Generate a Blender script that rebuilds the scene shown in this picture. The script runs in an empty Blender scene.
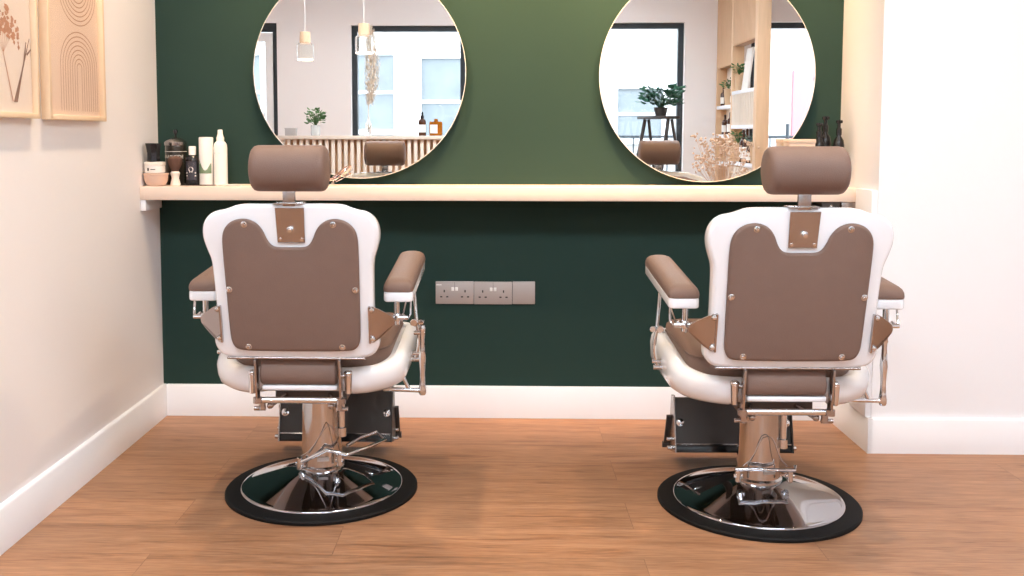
import bpy, bmesh, math, random
from mathutils import Vector, Matrix, Euler
random.seed(7)
PI = math.pi
SC = bpy.context.scene
COL = SC.collection

# ------------------------------------------------------------------ materials
MATS = {}
def new_mat(name):
    m = bpy.data.materials.new(name); m.use_nodes = True
    nt = m.node_tree; b = nt.nodes.get('Principled BSDF')
    MATS[name] = m
    return m, nt, b
def N(nt, typ, **kw):
    n = nt.nodes.new(typ)
    for k, v in kw.items():
        setattr(n, k, v)
    return n
def mat(name, col, rough=.5, metal=0., bump=0., bscale=200., vary=0., vscale=8., trans=0., ior=1.45, coat=0., emit=0., spec=.5, stretch=None, sheen=0.):
    m, nt, b = new_mat(name)
    b.inputs['Base Color'].default_value = (*col, 1)
    b.inputs['Roughness'].default_value = rough
    b.inputs['Metallic'].default_value = metal
    b.inputs['IOR'].default_value = ior
    b.inputs['Transmission Weight'].default_value = trans
    b.inputs['Coat Weight'].default_value = coat
    b.inputs['Specular IOR Level'].default_value = spec
    b.inputs['Sheen Weight'].default_value = sheen
    if emit:
        b.inputs['Emission Color'].default_value = (*col, 1)
        b.inputs['Emission Strength'].default_value = emit
    tc = N(nt, 'ShaderNodeTexCoord')
    src = tc.outputs['Object']
    if stretch:
        mp = N(nt, 'ShaderNodeMapping'); mp.inputs['Scale'].default_value = stretch
        nt.links.new(src, mp.inputs['Vector']); src = mp.outputs['Vector']
    # a little unevenness in every finish
    n = N(nt, 'ShaderNodeTexNoise'); n.inputs['Scale'].default_value = vscale; n.inputs['Detail'].default_value = 5
    nt.links.new(src, n.inputs['Vector'])
    if vary:
        mx = N(nt, 'ShaderNodeMix', data_type='RGBA')
        mx.inputs[6].default_value = (*[c * (1 - vary) for c in col], 1)
        mx.inputs[7].default_value = (*[min(1, c * (1 + vary)) for c in col], 1)
        nt.links.new(n.outputs['Fac'], mx.inputs[0]); nt.links.new(mx.outputs[2], b.inputs['Base Color'])
    if bump:
        n2 = N(nt, 'ShaderNodeTexNoise'); n2.inputs['Scale'].default_value = bscale; n2.inputs['Detail'].default_value = 3
        nt.links.new(src, n2.inputs['Vector'])
        bp = N(nt, 'ShaderNodeBump'); bp.inputs['Strength'].default_value = bump; bp.inputs['Distance'].default_value = .002
        nt.links.new(n2.outputs['Fac'], bp.inputs['Height']); nt.links.new(bp.outputs['Normal'], b.inputs['Normal'])
    return m

M_wall = mat('cream_paint', (.91, .885, .885), .7, vary=.015, vscale=2, bump=.06, bscale=120)
M_white_wall = mat('white_paint', (.87, .88, .915), .65, vary=.012, vscale=2, bump=.05, bscale=120)
M_green = mat('green_paint', (.026, .051, .044), .8, vary=.05, vscale=5, bump=.03, bscale=120, spec=.03)
M_trim = mat('white_gloss_paint', (.87, .88, .92), .4, vary=.01)
M_ceil = mat('ceiling_paint', (.86, .86, .86), .8)
M_pine = mat('planed_pine', (.80, .655, .555), .5, vary=.09, vscale=3, stretch=(1.2, 14, 14), bump=.05, bscale=40)
M_oakshade = mat('shaded_oak_board', (.42, .25, .14), .6, vary=.1, vscale=6)  # oak darkened behind the cupboard slats: shade of the gaps put into the colour
M_oak = mat('light_oak', (.74, .50, .31), .5, vary=.12, vscale=6, stretch=(8, 8, .8))
M_frame = mat('blond_wood', (.86, .66, .45), .45, vary=.06, vscale=8)
M_shell = mat('white_enamel', (.84, .86, .90), .16, coat=.5, vary=.004)
M_vinyl = mat('taupe_vinyl', (.195, .129, .105), .5, bump=.35, bscale=420, vary=.05, vscale=30, spec=.22)
M_vinyl_seam = mat('taupe_piping', (.12, .075, .06), .45)
M_chrome = mat('chrome', (.76, .77, .79), .07, metal=1.)
M_dish = mat('polished_base_chrome', (.47, .47, .49), .05, metal=1.)
M_column = mat('column_chrome', (.58, .565, .56), .10, metal=1.)
M_steel = mat('brushed_steel', (.46, .42, .41), .26, metal=1., bump=.05, bscale=300)
M_black = mat('black_rubber', (.006, .0055, .0055), .6, spec=.2, bump=.1, bscale=300)
M_blackmet = mat('black_enamel_metal', (.048, .043, .041), .35, vary=.1, vscale=20)
M_blackgloss = mat('black_plastic', (.010, .010, .012), .15)
M_mirror = mat('mirror_silver', (.93, .94, .93), .0, metal=1.)
M_mirror_edge = mat('polished_mirror_edge', (.75, .72, .66), .25, metal=.3)
M_socket = mat('brushed_nickel_plate', (.47, .43, .41), .45, metal=.35, vary=.03, stretch=(2, 1, 60))
M_slot = mat('dark_slot', (.02, .02, .02), .6)
M_switch = mat('white_switch', (.9, .9, .88), .4)
M_glass = mat('clear_glass', (.97, .98, .98), .02, trans=1., ior=1.3)
M_frost = mat('frosted_glass', (.93, .92, .90), .25, trans=.5)
M_blueliq = mat('dark_liquid', (.02, .03, .04), .1)
M_bristle = mat('brown_bristle', (.10, .05, .035), .8, vary=.5, vscale=90, stretch=(1, 1, .15))
M_ivory = mat('ivory_resin', (.82, .76, .68), .3)
M_clay = mat('peach_ceramic', (.80, .55, .42), .45, vary=.04)
M_label = mat('paper_label', (.86, .82, .77), .6)
M_whitepl = mat('white_plastic', (.86, .83, .79), .35)
M_pink = mat('dusty_pink_print', (.45, .20, .20), .6)
M_ink = mat('dark_ink', (.03, .03, .03), .6)
M_leafprint = mat('green_leaf_print', (.18, .26, .16), .6, vary=.6, vscale=60)
M_amber = mat('amber_glass', (.42, .13, .015), .06, trans=.55, ior=1.3)
M_brownglass = mat('brown_bottle_glass', (.07, .025, .012), .08)
M_leaf = mat('green_leaf', (.07, .17, .05), .5, vary=.5, vscale=20)
M_leaf2 = mat('blue_green_leaf', (.035, .12, .075), .45, vary=.4, vscale=20)
M_terra = mat('straw_pot', (.62, .42, .26), .7, vary=.1, vscale=40)
M_soil = mat('potting_soil', (.04, .03, .02), .9)
M_pampas = mat('pampas_plume', (.66, .55, .43), .8, vary=.12, vscale=40)
M_dry = mat('dried_flower', (.66, .46, .32), .8, vary=.3, vscale=30)
M_anth = mat('anthracite_frame', (.028, .038, .046), .4)
M_sill = mat('white_upvc', (.88, .89, .9), .35)
M_slatw = mat('pale_slat', (.82, .71, .60), .55, vary=.08, vscale=6)
M_stone = mat('pale_stone', (.36, .355, .345), .8, vary=.12, vscale=1.2, bump=.4, bscale=14)
M_pave = mat('grey_paving', (.24, .24, .24), .8, vary=.1, vscale=3)
M_pinkdoor = mat('pink_render', (.55, .16, .18), .6, vary=.05)
M_winglass = mat('street_window_glass', (.17, .19, .20), .5, spec=.1, vary=.3, vscale=2)
M_lamp = mat('lamp_diffuser', (1., .86, .70), .5, emit=6.)
M_shade = mat('thin_lamp_glass', (.96, .95, .93), .08, trans=.96, ior=1.06)
M_print = mat('print_paper', (.84, .72, .62), .65, vary=.02)
M_printbrown = mat('print_ink_brown', (.55, .28, .17), .7, vary=.3, vscale=60)
M_printgrey = mat('print_ink_taupe', (.26, .15, .11), .7, vary=.3, vscale=60)
M_greenbatten = mat('green_painted_batten', (.024, .046, .037), .8, spec=.03, vary=.05)

# floor: long vinyl boards laid along the back wall
def floor_mat():
    m, nt, b = new_mat('wood_plank_floor')
    tc = N(nt, 'ShaderNodeTexCoord')
    mp = N(nt, 'ShaderNodeMapping'); mp.inputs['Location'].default_value = (.41, .035, 0)
    nt.links.new(tc.outputs['Object'], mp.inputs['Vector'])
    br = N(nt, 'ShaderNodeTexBrick'); br.offset = .37; br.offset_frequency = 2
    br.inputs['Scale'].default_value = 1; br.inputs['Brick Width'].default_value = 1.22; br.inputs['Row Height'].default_value = .18
    br.inputs['Mortar Size'].default_value = .0012; br.inputs['Mortar Smooth'].default_value = .1; br.inputs['Bias'].default_value = 0
    br.inputs['Color1'].default_value = (.0, .0, .0, 1); br.inputs['Color2'].default_value = (1, 1, 1, 1); br.inputs['Mortar'].default_value = (.5, .5, .5, 1)
    nt.links.new(mp.outputs[0], br.inputs['Vector'])
    # shift the grain board by board
    off = N(nt, 'ShaderNodeVectorMath', operation='MULTIPLY'); off.inputs[1].default_value = (7, 5, 3)
    nt.links.new(br.outputs['Color'], off.inputs[0])
    add = N(nt, 'ShaderNodeVectorMath', operation='ADD'); nt.links.new(mp.outputs[0], add.inputs[0]); nt.links.new(off.outputs[0], add.inputs[1])
    g = N(nt, 'ShaderNodeMapping'); g.inputs['Scale'].default_value = (1.5, 17, 1); nt.links.new(add.outputs[0], g.inputs['Vector'])
    n1 = N(nt, 'ShaderNodeTexNoise'); n1.inputs['Scale'].default_value = 1.6; n1.inputs['Detail'].default_value = 8; n1.inputs['Roughness'].default_value = .65; n1.inputs['Distortion'].default_value = .8
    nt.links.new(g.outputs[0], n1.inputs['Vector'])
    g2 = N(nt, 'ShaderNodeMapping'); g2.inputs['Scale'].default_value = (7, 110, 1); nt.links.new(add.outputs[0], g2.inputs['Vector'])
    n2 = N(nt, 'ShaderNodeTexNoise'); n2.inputs['Scale'].default_value = 2.2; n2.inputs['Detail'].default_value = 6
    nt.links.new(g2.outputs[0], n2.inputs['Vector'])
    r = N(nt, 'ShaderNodeValToRGB'); e = r.color_ramp.elements
    e[0].position = .28; e[0].color = (.19, .086, .043, 1)
    e[1].position = .72; e[1].color = (.42, .226, .124, 1)
    x = e.new(.46); x.color = (.335, .168, .087, 1)
    x = e.new(.38); x.color = (.27, .128, .064, 1)
    nt.links.new(n1.outputs['Fac'], r.inputs[0])
    mx = N(nt, 'ShaderNodeMix', data_type='RGBA', blend_type='OVERLAY'); mx.inputs[0].default_value = .7
    nt.links.new(r.outputs[0], mx.inputs[6]); nt.links.new(n2.outputs['Color'], mx.inputs[7])
    bw = N(nt, 'ShaderNodeRGBToBW'); nt.links.new(n2.outputs['Color'], bw.inputs[0])
    nt.links.new(bw.outputs[0], mx.inputs[7])
    tone = N(nt, 'ShaderNodeMix', data_type='RGBA', blend_type='MULTIPLY'); tone.inputs[0].default_value = 1
    tr = N(nt, 'ShaderNodeValToRGB'); tr.color_ramp.elements[0].color = (.90, .90, .90, 1); tr.color_ramp.elements[1].color = (1.05, 1.04, 1.03, 1)
    nt.links.new(br.outputs['Color'], tr.inputs[0])
    nt.links.new(mx.outputs[2], tone.inputs[6]); nt.links.new(tr.outputs[0], tone.inputs[7])
    jn = N(nt, 'ShaderNodeMix', data_type='RGBA'); jn.inputs[7].default_value = (.09, .045, .025, 1)
    jf = N(nt, 'ShaderNodeMath', operation='MULTIPLY'); jf.inputs[1].default_value = .38
    nt.links.new(br.outputs['Fac'], jf.inputs[0])
    nt.links.new(jf.outputs[0], jn.inputs[0]); nt.links.new(tone.outputs[2], jn.inputs[6]); nt.links.new(jn.outputs[2], b.inputs['Base Color'])
    b.inputs['Roughness'].default_value = .42; b.inputs['Specular IOR Level'].default_value = .4
    bp = N(nt, 'ShaderNodeBump'); bp.inputs['Strength'].default_value = .12; bp.inputs['Distance'].default_value = .002
    nt.links.new(n2.outputs['Fac'], bp.inputs['Height']); nt.links.new(bp.outputs[0], b.inputs['Normal'])
    return m
M_floor = floor_mat()

# ------------------------------------------------------------------ mesh helpers
class MB:
    """collects shapes into one bmesh"""
    def __init__(s): s.bm = bmesh.new()
    def box(s, c, size, rot=None, bev=0., seg=2):
        t = bmesh.new(); bmesh.ops.create_cube(t, size=1)
        bmesh.ops.scale(t, vec=Vector(size), verts=t.verts)
        if bev: bmesh.ops.bevel(t, geom=list(t.edges), offset=bev, segments=seg, profile=.5, affect='EDGES')
        mtx = Matrix.Translation(c) @ (Euler(rot).to_matrix().to_4x4() if rot else Matrix())
        s._merge(t, mtx); return s
    def _merge(s, t, mtx=None):
        if mtx: bmesh.ops.transform(t, matrix=mtx, verts=t.verts)
        me = bpy.data.meshes.new('t'); t.to_mesh(me); t.free(); s.bm.from_mesh(me); bpy.data.meshes.remove(me)
    def lathe(s, prof, seg=48, c=(0, 0, 0), axis='Z', sx=1, sy=1, caps=True):
        """prof: (radius, height) pairs"""
        t = bmesh.new(); rings = []
        for r, z in prof:
            if r < 1e-5: rings.append([t.verts.new((0, 0, z))])
            else: rings.append([t.verts.new((r * sx * math.cos(2 * PI * i / seg), r * sy * math.sin(2 * PI * i / seg), z)) for i in range(seg)])
        for a, b in zip(rings, rings[1:]):
            if len(a) == 1 and len(b) == 1: continue
            for i in range(seg):
                j = (i + 1) % seg
                if len(a) == 1: t.faces.new((a[0], b[j], b[i])) if False else t.faces.new((a[0], b[i], b[j]))
                elif len(b) == 1: t.faces.new((a[i], a[j], b[0]))
                else: t.faces.new((a[i], a[j], b[j], b[i]))
        if caps:
            for ring in (rings[0], rings[-1]):
                if len(ring) > 1: t.faces.new(ring)
        bmesh.ops.recalc_face_normals(t, faces=t.faces)
        m = Matrix.Translation(c)
        if axis == 'X': m = m @ Matrix.Rotation(PI / 2, 4, 'Y')
        if axis == 'Y': m = m @ Matrix.Rotation(-PI / 2, 4, 'X')
        if isinstance(axis, Vector): m = m @ axis.to_track_quat('Z', 'Y').to_matrix().to_4x4()
        s._merge(t, m); return s
    def rod(s, a, b, r, r2=None, seg=16, bev=0.):
        a = Vector(a); b = Vector(b); d = b - a; L = d.length; r2 = r if r2 is None else r2
        pr = [(r, 0), (r2, L)] if not bev else [(r - bev, 0), (r, bev), (r2, L - bev), (r2 - bev, L)]
        return s.lathe(pr, seg, a, d.normalized())
    def tube(s, pts, r, seg=10, closed=False, radii=None, smooth=0, flat=1.):
        pts = [Vector(p) for p in pts]
        for _ in range(smooth):
            q = []
            n = len(pts)
            rng = range(n) if closed else range(n - 1)
            if not closed: q.append(pts[0])
            for i in rng:
                a = pts[i]; b = pts[(i + 1) % n]
                q.append(a * .75 + b * .25); q.append(a * .25 + b * .75)
            if not closed: q.append(pts[-1])
            if radii:
                rr = []
                if not closed: rr.append(radii[0])
                for i in rng:
                    a = radii[i]; b = radii[(i + 1) % n]; rr += [a * .75 + b * .25, a * .25 + b * .75]
                if not closed: rr.append(radii[-1])
                radii = rr
            pts = q
        t = bmesh.new(); rings = []; n = len(pts); up = None
        for i, p in enumerate(pts):
            if closed: d = pts[(i + 1) % n] - pts[i - 1]
            else: d = pts[min(i + 1, n - 1)] - pts[max(i - 1, 0)]
            d.normalize()
            if up is None: up = d.orthogonal().normalized()
            else: up = (up - d * up.dot(d)).normalized()
            w = d.cross(up); rad = radii[i] if radii else r
            rings.append([t.verts.new(p + (up * math.cos(2 * PI * k / seg) + w * flat * math.sin(2 * PI * k / seg)) * rad) for k in range(seg)])
        R = range(n) if closed else range(n - 1)
        for i in R:
            a = rings[i]; b = rings[(i + 1) % n]
            for k in range(seg): t.faces.new((a[k], a[(k + 1) % seg], b[(k + 1) % seg], b[k]))
        if not closed: t.faces.new(rings[0]); t.faces.new(rings[-1])
        bmesh.ops.recalc_face_normals(t, faces=t.faces); s._merge(t); return s
    def prism(s, pts, depth, f, bev=0., seg=3):
        """pts: 2D outline; f(u, v, w) -> xyz, w runs 0..depth; rims rounded by bev on both faces"""
        t = bmesh.new(); n = len(pts)
        P = [Vector(p) for p in pts]
        area = sum(P[i].x * P[(i + 1) % n].y - P[(i + 1) % n].x * P[i].y for i in range(n))
        sg = 1 if area > 0 else -1
        def inset(k):
            out = []
            for i in range(n):
                a = (P[i] - P[i - 1]).normalized(); b = (P[(i + 1) % n] - P[i]).normalized()
                na = Vector((-a.y, a.x)) * sg; nb = Vector((-b.y, b.x)) * sg
                m = na + nb
                m = m / max(.5, m.dot(na)) if m.length > 1e-6 else na
                out.append(P[i] + m * k)
            return out
        layers = []
        if bev:
            for i in range(seg + 1):
                a = PI / 2 * i / seg; layers.append((bev * (1 - math.sin(a)), bev * (1 - math.cos(a))))
            layers += [(k, depth - w) for k, w in reversed(layers)]
        else: layers = [(0, 0), (0, depth)]
        rings = [[t.verts.new(f(q.x, q.y, w)) for q in inset(k)] for k, w in layers]
        for a, b in zip(rings, rings[1:]):
            for i in range(n): t.faces.new((a[i], a[(i + 1) % n], b[(i + 1) % n], b[i]))
        t.faces.new(rings[0]); t.faces.new(rings[-1])
        bmesh.ops.recalc_face_normals(t, faces=t.faces); s._merge(t); return s
    def loft(s, rings, cap=True):
        t = bmesh.new(); R = [[t.verts.new(p) for p in r] for r in rings]; n = len(R[0])
        for a, b in zip(R, R[1:]):
            for i in range(n if n > 2 else 1): t.faces.new((a[i], a[(i + 1) % n], b[(i + 1) % n], b[i]))
        if cap and n > 2: t.faces.new(R[0]); t.faces.new(R[-1])
        bmesh.ops.recalc_face_normals(t, faces=t.faces); s._merge(t); return s
    def ball(s, c, r, seg=16, sz=1., sx=1., sy=1.):
        t = bmesh.new(); bmesh.ops.create_uvsphere(t, u_segments=seg, v_segments=max(6, seg // 2), radius=r)
        bmesh.ops.scale(t, vec=(sx, sy, sz), verts=t.verts); s._merge(t, Matrix.Translation(c)); return s
    def quad(s, pts):
        vs = [s.bm.verts.new(p) for p in pts]; s.bm.faces.new(vs); return s
    def build(s, name, m, parent=None, loc=None, sharp=38):
        bm = s.bm; bm.normal_update()
        for f in bm.faces: f.smooth = True
        for e in bm.edges:
            if len(e.link_faces) != 2 or e.calc_face_angle(0) > math.radians(sharp): e.smooth = False
        me = bpy.data.meshes.new(name); bm.to_mesh(me); bm.free()
        me.materials.append(m)
        o = bpy.data.objects.new(name, me); COL.objects.link(o)
        if parent: o.parent = parent
        if loc: o.location = loc
        return o
def tag(o, label=None, cat=None, group=None, kind=None):
    if label: o['label'] = label
    if cat: o['category'] = cat
    if group: o['group'] = group
    if kind: o['kind'] = kind
    return o
def thing(name, label, cat, loc=(0, 0, 0), rotz=0., group=None):
    o = bpy.data.objects.new(name, None); COL.objects.link(o); o.empty_display_size = .05
    o.location = loc; o.rotation_euler = (0, 0, rotz)
    return tag(o, label, cat, group)
def struct(name, b, m): return tag(b.build(name, m), kind='structure')
def copy_tree(o, parent=None):
    c = o.copy(); COL.objects.link(c)
    if parent: c.parent = parent
    for ch in list(o.children): copy_tree(ch, c)
    return c
def text_mesh(txt, size, f, name, m, parent, depth=.0):
    cu = bpy.data.curves.new('txt', 'FONT'); cu.body = txt; cu.size = size; cu.align_x = 'CENTER'; cu.align_y = 'CENTER'; cu.resolution_u = 2
    o = bpy.data.objects.new('txt', cu); COL.objects.link(o)
    bpy.context.view_layer.update()
    me = bpy.data.meshes.new_from_object(o.evaluated_get(bpy.context.evaluated_depsgraph_get()))
    bpy.data.objects.remove(o); bpy.data.curves.remove(cu)
    for v in me.vertices: v.co = f(v.co.x, v.co.y)
    me.name = name; me.materials.clear(); me.materials.append(m)
    r = bpy.data.objects.new(name, me); COL.objects.link(r); r.parent = parent
    return r

# ------------------------------------------------------------------ the room
WY, LX, RX = 3.495, -1.241, 1.223      # green wall, left wall, right return
NY = 3.129                             # front face of the white wall right of the return
HB = .117                              # skirting height
CZ = 2.62
XL, XR, YB = -3.3, 3.9, -2.2           # far sides of the shop, street wall
struct('floor', MB().box(((XL + XR) / 2, (YB + WY) / 2, -.05), (XR - XL + .4, WY - YB + .6, .1)), M_floor)
struct('ceiling', MB().box(((XL + XR) / 2, (YB + WY) / 2, CZ + .05), (XR - XL + .4, WY - YB + .6, .1)), M_ceil)
struct('wall_back', MB().box(((LX + RX) / 2, WY + .1, CZ / 2), (RX - LX, .2, CZ)), M_green)
struct('wall_left', MB().box(((XL + LX) / 2, (2.06 + WY + .2) / 2, CZ / 2), (LX - XL, WY + .2 - 2.06, CZ)), M_wall)
struct('wall_right', MB().box(((RX + XR) / 2, (NY + WY + .2) / 2, CZ / 2), (XR - RX, WY + .2 - NY, CZ)), M_white_wall)
struct('wall_far_left', MB().box((XL - .1, (YB + 2.06) / 2, CZ / 2), (.2, 2.06 - YB, CZ)), M_wall)
struct('wall_far_right', MB().box((XR + .1, (YB + NY) / 2, CZ / 2), (.2, NY - YB, CZ)), M_white_wall)
# skirting with an eased top edge
def skirting(name, a, b, nrm, m=M_trim):
    a = Vector((*a, 0)); b = Vector((*b, 0)); n = Vector((*nrm, 0)); d = b - a
    pr = [(0, 0), (.015, 0), (.015, HB - .006), (.011, HB - .001), (.008, HB), (0, HB)]
    t = MB(); t.loft([[a + n * p + Vector((0, 0, q)) for p, q in pr], [b + n * p + Vector((0, 0, q)) for p, q in pr]])
    return tag(t.build(name, m, sharp=50), kind='structure')
skirting('baseboard_back', (LX + .0155, WY), (RX - .0155, WY), (0, -1))
skirting('baseboard_left', (LX, 2.06), (LX, WY), (1, 0))
skirting('baseboard_right', (RX, NY - .015), (RX, WY), (-1, 0))
skirting('baseboard_front', (RX - .0148, NY), (XR, NY), (0, -1))

# street wall with two openings
W1 = (-1.33, 1.59); W2 = (2.20, 3.40); WZ0, WZ1 = .42, 2.07
t = MB()
yc = YB - .11; th = .22
def wseg(x0, x1, z0, z1): t.box(((x0 + x1) / 2, yc, (z0 + z1) / 2), (x1 - x0, th, z1 - z0))
wseg(XL - .2, -2.875, 0, CZ); wseg(-2.875, -2.025, 2.09, CZ); wseg(-2.025, W1[0], 0, CZ)
wseg(W1[0], W1[1], 0, WZ0); wseg(W1[0], W1[1], WZ1, CZ); wseg(W1[1], W2[0], 0, CZ)
wseg(W2[0], W2[1], 0, WZ0); wseg(W2[0], W2[1], WZ1, CZ); wseg(W2[1], XR + .2, 0, CZ)
struct('wall_front', t, M_wall)
def window(n, x0, x1, mull):
    e = bpy.data.objects.new('window_%d' % n, None); COL.objects.link(e); e.location = ((x0 + x1) / 2, yc, WZ0); e['kind'] = 'structure'
    f = .05; w = x1 - x0; h = WZ1 - WZ0; b = MB()
    b.box((0, 0, f / 2), (w, .07, f)); b.box((0, 0, h - f / 2), (w, .07, f))
    for x in (-w / 2 + f / 2, w / 2 - f / 2): b.box((x, 0, h / 2), (f, .07, h - 2 * f))
    for x in mull: b.box((x - (x0 + x1) / 2, 0, h / 2), (.045, .07, h - 2 * f))
    b.build('window_frame', M_anth, e)
    MB().box((0, -.01, h / 2), (w - 2 * f, .006, h - 2 * f)).build('window_pane', M_pane, e)
    MB().box((0, .10, -.012), (w + .06, .20, .024), bev=.004).build('window_sill', M_sill, e)
# architectural glass: lets daylight straight through, mirrors a little
M_pane, nt, b = new_mat('window_glass')
for nn in list(nt.nodes):
    if nn.type != 'OUTPUT_MATERIAL': nt.nodes.remove(nn)
tr = N(nt, 'ShaderNodeBsdfTransparent'); gl = N(nt, 'ShaderNodeBsdfGlossy'); gl.inputs['Roughness'].default_value = .0
fr = N(nt, 'ShaderNodeFresnel'); ge = N(nt, 'ShaderNodeNewGeometry'); mr = N(nt, 'ShaderNodeMapRange')
mr.inputs['To Min'].default_value = 1.35; mr.inputs['To Max'].default_value = 1 / 1.35     # the same reflection from either side
nt.links.new(ge.outputs['Backfacing'], mr.inputs['Value']); nt.links.new(mr.outputs[0], fr.inputs['IOR'])
ms = N(nt, 'ShaderNodeMixShader'); nt.links.new(fr.outputs[0], ms.inputs[0]); nt.links.new(tr.outputs[0], ms.inputs[1]); nt.links.new(gl.outputs[0], ms.inputs[2])
nt.links.new(ms.outputs[0], nt.nodes['Material Output'].inputs['Surface'])
M_picglass = M_pane.copy(); M_picglass.name = 'matt_picture_glass'
for nn in M_picglass.node_tree.nodes:
    if nn.type == 'MAP_RANGE': nn.inputs['To Min'].default_value = 1.12; nn.inputs['To Max'].default_value = 1 / 1.12
    if nn.type == 'BSDF_GLOSSY': nn.inputs['Roughness'].default_value = .12
window(1, *W1, (-.28,)); window(2, *W2, ())
# street door at the far left of the street wall, dark frame with glass
e = bpy.data.objects.new('door_1', None); COL.objects.link(e); e.location = (-2.45, yc, 0); e['kind'] = 'structure'
b = MB()
for x in (-.405, .405): b.box((x, .06, 1.045), (.04, .06, 2.09))
b.box((0, .06, 2.05), (.77, .06, .08)); b.build('door_frame', M_anth, e)
b = MB()
for x in (-.345, .345): b.box((x, .06, 1.0), (.07, .05, 2.0))
b.box((0, .06, .12), (.62, .05, .24)); b.box((0, .06, 1.96), (.62, .05, .08)); dl = b.build('door_leaf', M_sill, e)
MB().box((0, .06, 1.08), (.62, .008, 1.68)).build('door_pane', M_pane, dl)
MB().rod((.30, .13, .95), (.30, .13, 1.25), .01).rod((.30, .085, .98), (.30, .13, .98), .006).rod((.30, .085, 1.22), (.30, .13, 1.22), .006).build('door_handle', M_chrome, dl)

# ------------------------------------------------------------------ shelf under the mirrors
SH = thing('wall_shelf', 'long pale pine shelf running under both mirrors', 'shelf', (0, 3.3975, .812))
MB().box((-.009, 0, .0235), (2.462, .194, .047), bev=.003).build('shelf_board', M_pine, SH)
MB().box((-.009, .082, -.018), (2.41, .022, .034)).build('back_batten', M_greenbatten, SH)
MB().box((-1.231, -.012, -.019), (.018, .16, .038), bev=.001).build('end_batten', M_trim, SH)
MB().box((1.196, -.012, -.014), (.052, .15, .026), bev=.001).build('end_batten', M_steel, SH)
br = MB().box((1.135, -.005, -.016), (.06, .16, .030), bev=.002).build('mounting_bracket', M_blackmet, SH)
MB().lathe([(0, 0), (.005, 0), (.005, .002), (.003, .004), (0, .0045)], 12, (1.135, -.0850, -.016), Vector((0, -1, 0))).build('screw', M_chrome, br)
tag(MB().box((RX - .0095, 3.205, .43 + HB / 2), (.019, .143, .745 - .0), bev=.002).build('end_panel', M_trim),
    'low white panel fixed to the return wall beside the right end of the shelf', 'panel')

# ------------------------------------------------------------------ mirrors
def mirror(label, x, z, r, rot):
    e = thing('round_mirror', label, 'mirror', (x, WY, z), 0, 'round mirrors on the green wall'); e.rotation_euler = rot
    MB().lathe([(r - .0027, 0), (r - .0027, .0042)], 160, (0, -.0285, 0), Vector((0, -1, 0))).build('mirror_glass', M_mirror, e, sharp=20)
    MB().lathe([(r - .012, 0), (r, 0), (r, .0048), (r - .0026, .0048), (r - .0026, .0)], 160, (0, -.0284, 0), Vector((0, -1, 0)), caps=False).build('mirror_rim', M_mirror_edge, e)
    MB().lathe([(.24, 0), (.24, .0278)], 48, (0, 0, 0), Vector((0, -1, 0))).build('backing_board', M_blackmet, e)
mirror('frameless round wall mirror above the left barber chair', -.499, 1.262, .381, (0, 0, .0057))
mirror('frameless round wall mirror above the right barber chair', .737, 1.252, .381, (.002, 0, -.0121))

# ------------------------------------------------------------------ sockets
def double_socket(label, x, z, first):
    e = thing('double_socket', label, 'socket', (x, WY, z), 0, 'sockets on the green wall')
    p = MB().box((0, -.004, 0), (.1395, .008, .083), bev=.002).build('face_plate', M_socket, e)
    for sx in (-1, 1):
        b = MB()
        b.box((sx * .038, -.0083, .006), (.0045, .001, .009)); b.box((sx * .038 - .011, -.0083, -.015), (.008, .001, .0045)); b.box((sx * .038 + .011, -.0083, -.015), (.008, .001, .0045))
        b.build('pin_holes', M_slot, p)
        MB().box((sx * .0072, -.0095, .014), (.0098, .004, .013), bev=.0012).build('rocker_switch', M_switch, e)
    b = MB(); b.box((0, -.0081, .030), (.0008, .0006, .02)); b.build('seam', M_slot, p)
    if first: MB().box((-.058, -.0083, .029), (.020, .0006, .0035)).build('sticker', M_switch, e)
double_socket('double metal wall socket nearest the left barber chair', -.1602, .4635, True)
double_socket('double metal wall socket between another double socket and the blank plate', -.0198, .4628, False)
tag(MB().box((.0920, WY - .004, .464), (.082, .008, .083), bev=.002).build('blank_wall_plate', M_socket), 'square blank metal plate at the right end of the sockets', 'wall plate')

# ------------------------------------------------------------------ barber chair
X0 = -.006      # upper parts sit a touch off the base's axis
def mir(pts): return pts + [(-x, z) for x, z in reversed(pts) if abs(x) > 1e-6]
def backf(t0):
    # plane of the backrest, leaning toward the camera with height; w runs forward
    def f(x, z, w): return Vector((X0 - .001 + x * .99, -.287 - (z - .46) * .2 + t0 + w, z + .003))
    return f
def smooth2(pts, it=2):
    for _ in range(it):
        q = []
        for i in range(len(pts)):
            a = pts[i]; b = pts[(i + 1) % len(pts)]
            q.append((a[0] * .75 + b[0] * .25, a[1] * .75 + b[1] * .25)); q.append((a[0] * .25 + b[0] * .75, a[1] * .25 + b[1] * .75))
        pts = q
    return pts
def dshape(hw, y0, y1, rr, rf, z, n=12, inset=0.):
    """rounded seat outline; rr rear radius, rf front radius"""
    hw -= inset; y0 += inset; y1 -= inset; rr = max(.02, rr - inset); rf = max(.01, rf - inset)
    P = []
    def arc(cx, cy, r, a0, a1):
        for i in range(n + 1):
            a = a0 + (a1 - a0) * i / n; P.append(Vector((X0 + cx + r * math.cos(a), cy + r * math.sin(a), z)))
    rx = min(rr, hw - .01)
    arc(-hw + rx, y0 + rr, rx, PI, 1.5 * PI); arc(hw - rx, y0 + rr, rx, 1.5 * PI, 2 * PI)
    arc(hw - rf, y1 - rf, rf, 0, PI / 2); arc(-hw + rf, y1 - rf, rf, PI / 2, PI)
    return P

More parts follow.
